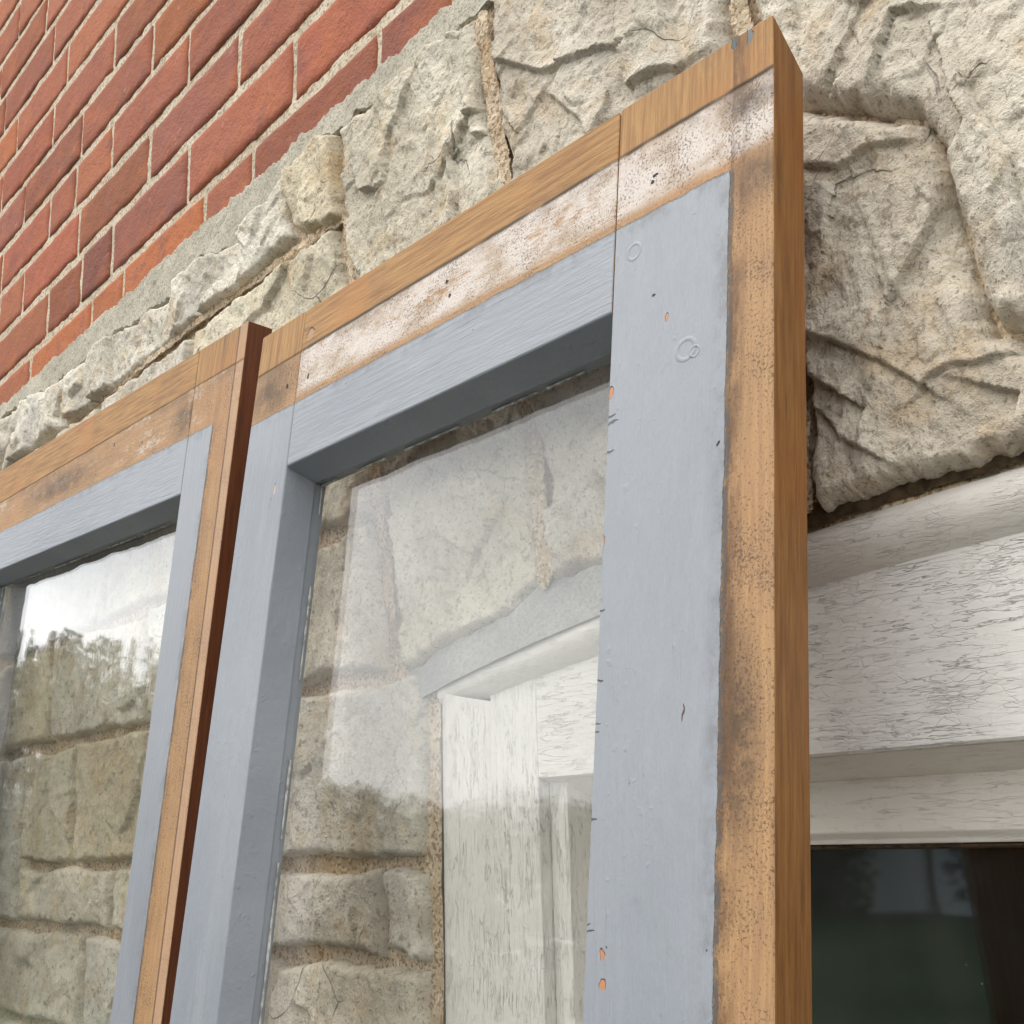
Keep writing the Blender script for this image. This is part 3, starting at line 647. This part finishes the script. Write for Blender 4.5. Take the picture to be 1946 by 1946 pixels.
# ------------------------------------------------------------------ two loose window sashes leaning on the wall
def sash(name, origin, mat3, W, H, op, strip, th, mats, lab, bevel_top):
    """W width, H height; op = (x0, x1, ztop, zbot) opening; local origin at the top right front corner"""
    root = empty(name); mw = Matrix(mat3).to_4x4(); mw.translation = Vector(origin); root.matrix_world = mw
    tag(root, lab, 'window sash', 'loose window sashes leaning on the wall')
    x0, x1, zt, zb = op; tb, rb_ = th, .008
    def board(nm, xa, xb, za, zc, mat, inner, outer_top=False, rabbet=''):
        """inner sides are splayed a little towards the glass; front at y=0"""
        bm = bmesh.new(); y1 = tb-rb_
        sl = {'l': .004, 'r': .004, 't': .007, 'b': .007}
        f = [[xa, za], [xb, za], [xb, zc], [xa, zc]]; b = [p[:] for p in f]
        if 'R' in inner: b[1][0] += sl['r']; b[2][0] += sl['r']
        if 'L' in inner: b[0][0] -= sl['l']; b[3][0] -= sl['l']
        if 'B' in inner: b[0][1] -= sl['b']; b[1][1] -= sl['b']
        if 'T' in inner: b[2][1] += sl['t']; b[3][1] += sl['t']
        if outer_top and bevel_top: b[2][1] -= bevel_top; b[3][1] -= bevel_top
        va = [bm.verts.new((x, 0, z)) for x, z in f]; vb = [bm.verts.new((x, y1, z)) for x, z in b]
        bm.faces.new(va); bm.faces.new(vb[::-1])
        for i in range(4): bm.faces.new((va[i], vb[i], vb[(i+1) % 4], va[(i+1) % 4]))
        bmesh.ops.bevel(bm, geom=list(bm.edges), offset=.0011, segments=3, profile=.55, affect='EDGES')
        # rebated rear layer
        g = [p[:] for p in b]
        if 'l' in rabbet: g[0][0] += .010; g[3][0] += .010
        if 'r' in rabbet: g[1][0] -= .010; g[2][0] -= .010
        if 't' in rabbet: g[2][1] -= .008; g[3][1] -= .008
        g = [[g[0][0]+.0012, g[0][1]+.0012], [g[1][0]-.0012, g[1][1]+.0012], [g[2][0]-.0012, g[2][1]-.0012], [g[3][0]+.0012, g[3][1]-.0012]]
        va = [bm.verts.new((x, y1-.001, z)) for x, z in g]; vb = [bm.verts.new((x, tb, z)) for x, z in g]
        bm.faces.new(va); bm.faces.new(vb[::-1])
        for i in range(4): bm.faces.new((va[i], vb[i], vb[(i+1) % 4], va[(i+1) % 4]))
        bmesh.ops.recalc_face_normals(bm, faces=bm.faces)
        me = D.meshes.new(nm); bm.to_mesh(me); bm.free()
        for mm in (mat, mats['paint'], mats['side']): me.materials.append(mm)
        for p in me.polygons:
            nx, ny, nz = p.normal; c = p.center
            if ny < -.8 or (ny < -.3 and abs(nx) < .9 and c.y < .002): p.material_index = 0
            elif ('R' in inner and nx > .5 and c.x > xb-.006) or ('L' in inner and nx < -.5 and c.x < xa+.006) or ('B' in inner and nz < -.5) or ('T' in inner and nz > .5): p.material_index = 1
            else: p.material_index = 2
        o = D.objects.new(nm, me); C.objects.link(o); o.parent = root; return o
    board('stile', x1, 0, -H, 0, mats['stile_r'], 'L', True, 'rt')
    board('stile', -W, x0, -H, 0, mats['stile_l'], 'R', True, 'lt')
    board('top_rail', x0+.0006, x1-.0006, zt, -.0003, mats['rail'], 'B', True, 't')
    board('bottom_rail', x0+.0006, x1-.0006, -H+.0003, zb, mats['rail_b'], 'T')
    # pane and its bead of old putty
    bm = bmesh.new(); box(bm, x0-.003, x1+.003, .0272, .0296, zb-.003, zt+.003); bm_obj('pane', bm, M['glass'], root)
    bm = bmesh.new(); rs = random.Random(3)
    def bead(p, q, n):
        t1 = 0
        while t1 < .995:
            t0 = t1+(rs.uniform(.2, 6)/n if rs.random() < .22 else 0); t1 = min(1, t0+rs.uniform(.3, 1.6)/n)
            a = (p[0]+(q[0]-p[0])*t0, p[1]+(q[1]-p[1])*t0); b = (p[0]+(q[0]-p[0])*t1, p[1]+(q[1]-p[1])*t1); w_ = rs.uniform(.0002, .0011)
            if abs(p[0]-q[0]) < 1e-6: box(bm, a[0]-.0004, a[0]+w_, .0266-w_*.5, .0273, min(a[1], b[1]), max(a[1], b[1]), .0002)
            else: box(bm, min(a[0], b[0]), max(a[0], b[0]), .0266-w_*.5, .0273, a[1]-w_, a[1]+.0004, .0002)
    ix0, iz = x0+.004, zt-.007
    bead((ix0, iz), (ix0, zb), 150); bead((ix0, iz), (x1, iz), 60)
    tag(bm_obj('putty', bm, M['putty'], root), kind='stuff')
    return root
chip = (.50, .22, .10); hole_ = (.012, .009, .007)
L2 = {'paint_top': ((-.4577, -.0706), (-.0233, -.0716)), 'paint_right': ((-.0245, -.0755), (-.0285, -.4354)), 'wash': ((-.4144, -.0318), (0, -.0290)), 'wash_x': -.43, 'wash_cover': (.53, .67)}
# the paint lines are given so that positive is above (top) and to the right (right)
L2['paint_right'] = (L2['paint_right'][1], L2['paint_right'][0]); L2['paint_right'] = (L2['paint_right'][1], L2['paint_right'][0])
spots_r = [(-.0844, -.0886, .0042, .0042, 'ring'), (-.0492, -.1533, .0055, .0050, 'ring'), (-.0440, -.1560, .0028, .0026, 'ring'), (-.0718, -.0522, .0016, .0012, hole_), (-.0735, -.0545, .0012, .0010, hole_),
           (-.0615, -.1327, .0012, .0024, chip), (-.0975, -.2347, .0014, .0034, chip), (-.0881, -.4133, .0013, .0022, chip), (-.0868, -.4252, .0015, .0018, chip), (-.0965, -.1597, .0018, .0032, chip),
           (-.0226, -.0022, .0016, .0050, (.10, .12, .12)), (-.0134, -.0045, .0015, .0042, (.16, .18, .17)), (-.030, -.2043, .0010, .0012, hole_), (-.070, -.118, .0010, .0008, hole_), (-.046, -.318, .0004, .0035, (.12, .05, .04)), (-.008, -.082, .015, .018, 'grime'), (-.012, -.040, .020, .009, 'grime'), (-.016, -.33, .012, .05, 'grime'), (-.0965, -.172, .004, .0006, (.10, .10, .11)), (-.0960, -.176, .005, .0007, (.12, .12, .13)), (-.0965, -.190, .004, .0007, (.10, .10, .11))]+[(-.0972+.0007*(q_ % 3), z_, .0010+.0007*(q_ % 4), .0003+.0001*(q_ % 3), (.10, .085, .08)) for q_, z_ in enumerate((-.262, -.2665, -.299, -.318, -.3215, -.3585, -.402, -.4045))]
spots_t = [(-.2395, -.0438, .0014, .0013, hole_), (-.2352, -.0538, .0012, .0012, hole_), (-.3916, -.0553, .0014, .0016, hole_), (-.3953, -.0221, .0045, .0040, (.42, .25, .14)), (-.28, -.150, .0008, .001, hole_)]
spots_l = [(-.440, -.052, .034, .022, 'grime'), (-.4187, -.0541, .0013, .0022, hole_), (-.418, -.130, .0016, .0035, (.55, .38, .28)), (-.421, -.139, .0010, .0030, (.3, .3, .33))]
m2 = dict(paint=M['paint'], side=M['side'], stile_r=sash_face('right_sash_stile', True, dict(L2, wash_cover=(.50, .62), wash_x=-9.), spots_r), rail=sash_face('right_sash_rail', False, L2, spots_t),
          stile_l=sash_face('right_sash_far_stile', True, dict(L2, paint_right=((.5, 0), (.5, -1)), wash_x=9., wash_line=.3), spots_l))
m2['rail_b'] = M['paint']
# grid of each sash: rotation (columns = its right, inward and up directions) and front top right corner
s2 = sash('window_sash', (-.3265, -.0600, 1.7176), ((.99933, -.03441, -.01259), (.03567, .99215, .11982), (.00837, -.12019, .99272)), .4655, 1.71,
          (-.4062, -.0980, -.1163, -1.60), 0, .030, m2, 'nearer grey-blue window sash with a wide bare wood edge, leaning over the white window', .021)
L1 = {'paint_top': ((-.5839, -.0816), (-.0422, -.0775)), 'paint_right': ((-.0430, -.0762), (-.0468, -.5354)), 'wash': ((-.6023, -.043), (-.003, -.0325)), 'wash_line': .12, 'wash_cover': (.74, .96), 'edge_dirt': .4}
spots1 = [(-.10, -.058, .03, .02, 'grime'), (-.40, -.06, .12, .016, 'grime'), (-.26, -.048, .0014, .0020, hole_), (-.195, -.062, .0010, .0010, hole_), (-.190, -.0605, .0010, .0010, hole_)]
m1 = dict(paint=M['paint'], side=M['darkside'], stile_r=sash_face('left_sash_stile', True, dict(L1, groove=((-.0133, -.0372), (-.0133, -.6))), []), rail=sash_face('left_sash_rail', False, L1, spots1),
          stile_l=sash_face('left_sash_far_stile', True, dict(L1, paint_right=((.5, 0), (.5, -1))), []))
m1['rail_b'] = M['paint']
s1 = sash('window_sash', (-.8698, -.0500, 1.7612), ((.99886, -.01321, .04595), (.0096, .99691, .0779), (-.04684, -.07737, .9959)), .70, 1.70,
          (-.635, -.0883, -.1278, -1.59), 0, .030, m1, 'farther grey-blue window sash with dark stained side, below the brickwork', 0)

# ------------------------------------------------------------------ ground, trees and house across the lawn (seen in the glass), added dark strip by the wall
def ground():
    n = N('lawn_grass'); col = n.mix(n.mr(n.noise(.8, 5), .3, .7), (.045, .085, .045), (.07, .12, .065)); col = n.mix(n.mr(n.noise(14, 4, .7), .5, .7, 0, .7), col, (.025, .04, .012))
    n.bsdf(col, .95, n.bump(n.noise(30, 5, .8), 1, .05), .1)
    o = add_mesh('ground', [(-200, -200, 0), (200, -200, 0), (200, 200, 0), (-200, 200, 0)], [(0, 1, 2, 3)], n.m); tag(o, kind='structure')
ground()
o = add_mesh('added_paving', [(-60, -3.2, .004), (60, -3.2, .004), (60, .05, .004), (-60, .05, .004)], [(0, 1, 2, 3)], flat('added_dark_paving', (.06, .058, .055), .95, 30, .25)); tag(o, kind='structure')  # unseen dark strip, added to cut green lawn bounce and darken the undersides
M['leaf'] = flat('tree_leaves', (.045, .065, .030), .8, 1.5, .35); M['leafdark'] = flat('dark_needles', (.016, .026, .018), .85, 1.5, .3); M['bark'] = flat('tree_bark', (.09, .07, .055), .9, 6, .3)
def tree_mesh(seed, H, R, n, conif=False):
    rs = np.random.RandomState(seed); c = []
    K = 26; blobs = [(rs.normal(0, R*.42), rs.normal(0, R*.42), H*(.06+.84*rs.rand()), R*rs.uniform(.30, .52)) for _ in range(K)]
    P = []
    for i in range(n):
        if conif:
            t = rs.rand()**.7; z = H*(.04+.96*t); r = R*(1-t)*rs.uniform(.55, 1.05)+.05; a = rs.uniform(0, 6.283); P.append((r*math.cos(a), r*math.sin(a), z))
        else:
            b = blobs[rs.randint(K)]; v = rs.normal(size=3); v /= np.linalg.norm(v); r = b[3]*rs.uniform(.6, 1.08)
            P.append((b[0]+v[0]*r, b[1]+v[1]*r, min(H, b[2]+v[2]*r*.8)))
    V = []; F = []
    for p in P:
        s = rs.uniform(.07, .15); a = rs.normal(size=3); a /= np.linalg.norm(a); b = np.cross(a, rs.normal(size=3)); b /= np.linalg.norm(b); k = len(V)
        p = np.array(p); V += [p-a*s, p+b*s*.6, p+a*s, p-b*s*.6]; F.append((k, k+1, k+2, k+3))
    return V, F
def tree(az, dist, H, R, seed, lab, conif=False):
    a = math.radians(az); loc = (dist*math.cos(a), -.48+dist*math.sin(a), 0)
    root = empty('conifer' if conif else 'tree', loc); tag(root, lab, 'tree', 'trees across the lawn')
    V, F = tree_mesh(seed, H, R, 11000, conif); add_mesh('crown', V, F, M['leafdark' if conif else 'leaf'], root)
    bm = bmesh.new(); bmesh.ops.create_cone(bm, cap_ends=True, segments=10, radius1=.22, radius2=.08, depth=H*.7, matrix=Matrix.Translation((0, 0, H*.35))); bm_obj('trunk', bm, M['bark'], root)
TR = [(-172, 30, 7.4, 3.2), (-166, 27, 6.9, 3.0), (-161, 29, 7.3, 3.1), (-156, 27, 6.7, 2.9), (-151, 29, 7.0, 3.2), (-146.5, 27, 6.3, 2.9), (-142, 29, 7.2, 3.1), (-137, 27, 7.0, 3.1), (-131.5, 24, 5.6, 2.2)]
sides = ['broad leafy tree reflected at the far left', 'rounded leafy tree, second from the left across the lawn', 'leafy tree, third from the left across the lawn', 'smaller leafy tree, fourth from the left across the lawn', 'leafy tree in the middle of the row across the lawn', 'low leafy tree right of the middle of the row', 'tall leafy tree, third from the right end of the row', 'leafy tree next to the one before the grey house', 'small leafy tree standing before the grey house']
for i, (az, d, h, r) in enumerate(TR): tree(az, d, h, r, 40+i, sides[i])
tree(-120.4, 20, 9, 1.7, 77, 'dark narrow conifer at the right end of the lawn', True)
def house():
    root = empty('grey_house'); a = math.radians(-126.2); root.location = (25*math.cos(a), -.48+25*math.sin(a), 0); root.rotation_euler = (0, 0, a+math.pi/2+math.pi)
    tag(root, 'blue-grey house with level siding and a dark downpipe across the lawn', 'house')
    n = N('grey_siding'); sd2 = n.math('FRACT', n.math('MULTIPLY', n.xyz()[2], 5.0)); col = n.mix(n.mr(sd2, .0, .15, 1, 0), (.50, .56, .64), (.36, .40, .47)); n.bsdf(col, .7, None, .3)
    bm = bmesh.new(); box(bm, -3.6, 2.0, 0, 7, 0, 3.4); bm_obj('wall', bm, n.m, root)
    strp = flat('roof_shingle', (.07, .07, .075), .9)
    bm = bmesh.new(); k = [bm.verts.new(v) for v in [(-4, -.4, 3.4), (2.4, -.4, 3.4), (2.4, 7.4, 3.4), (-4, 7.4, 3.4), (-4, 3.5, 5.4), (2.4, 3.5, 5.4)]]
    for f in [(0, 1, 5, 4), (2, 3, 4, 5), (0, 4, 3), (1, 2, 5), (0, 3, 2, 1)]: bm.faces.new([k[i] for i in f])
    bm_obj('roof', bm, strp, root)
    bm = bmesh.new(); box(bm, -.35, -.23, -.12, -.02, 0, 3.3, .02); bm_obj('downpipe', bm, M['leafdark'], root)
house()
print('verts', sum(len(o.data.vertices) for o in D.objects if o.type == 'MESH'), 'objs', len(D.objects))
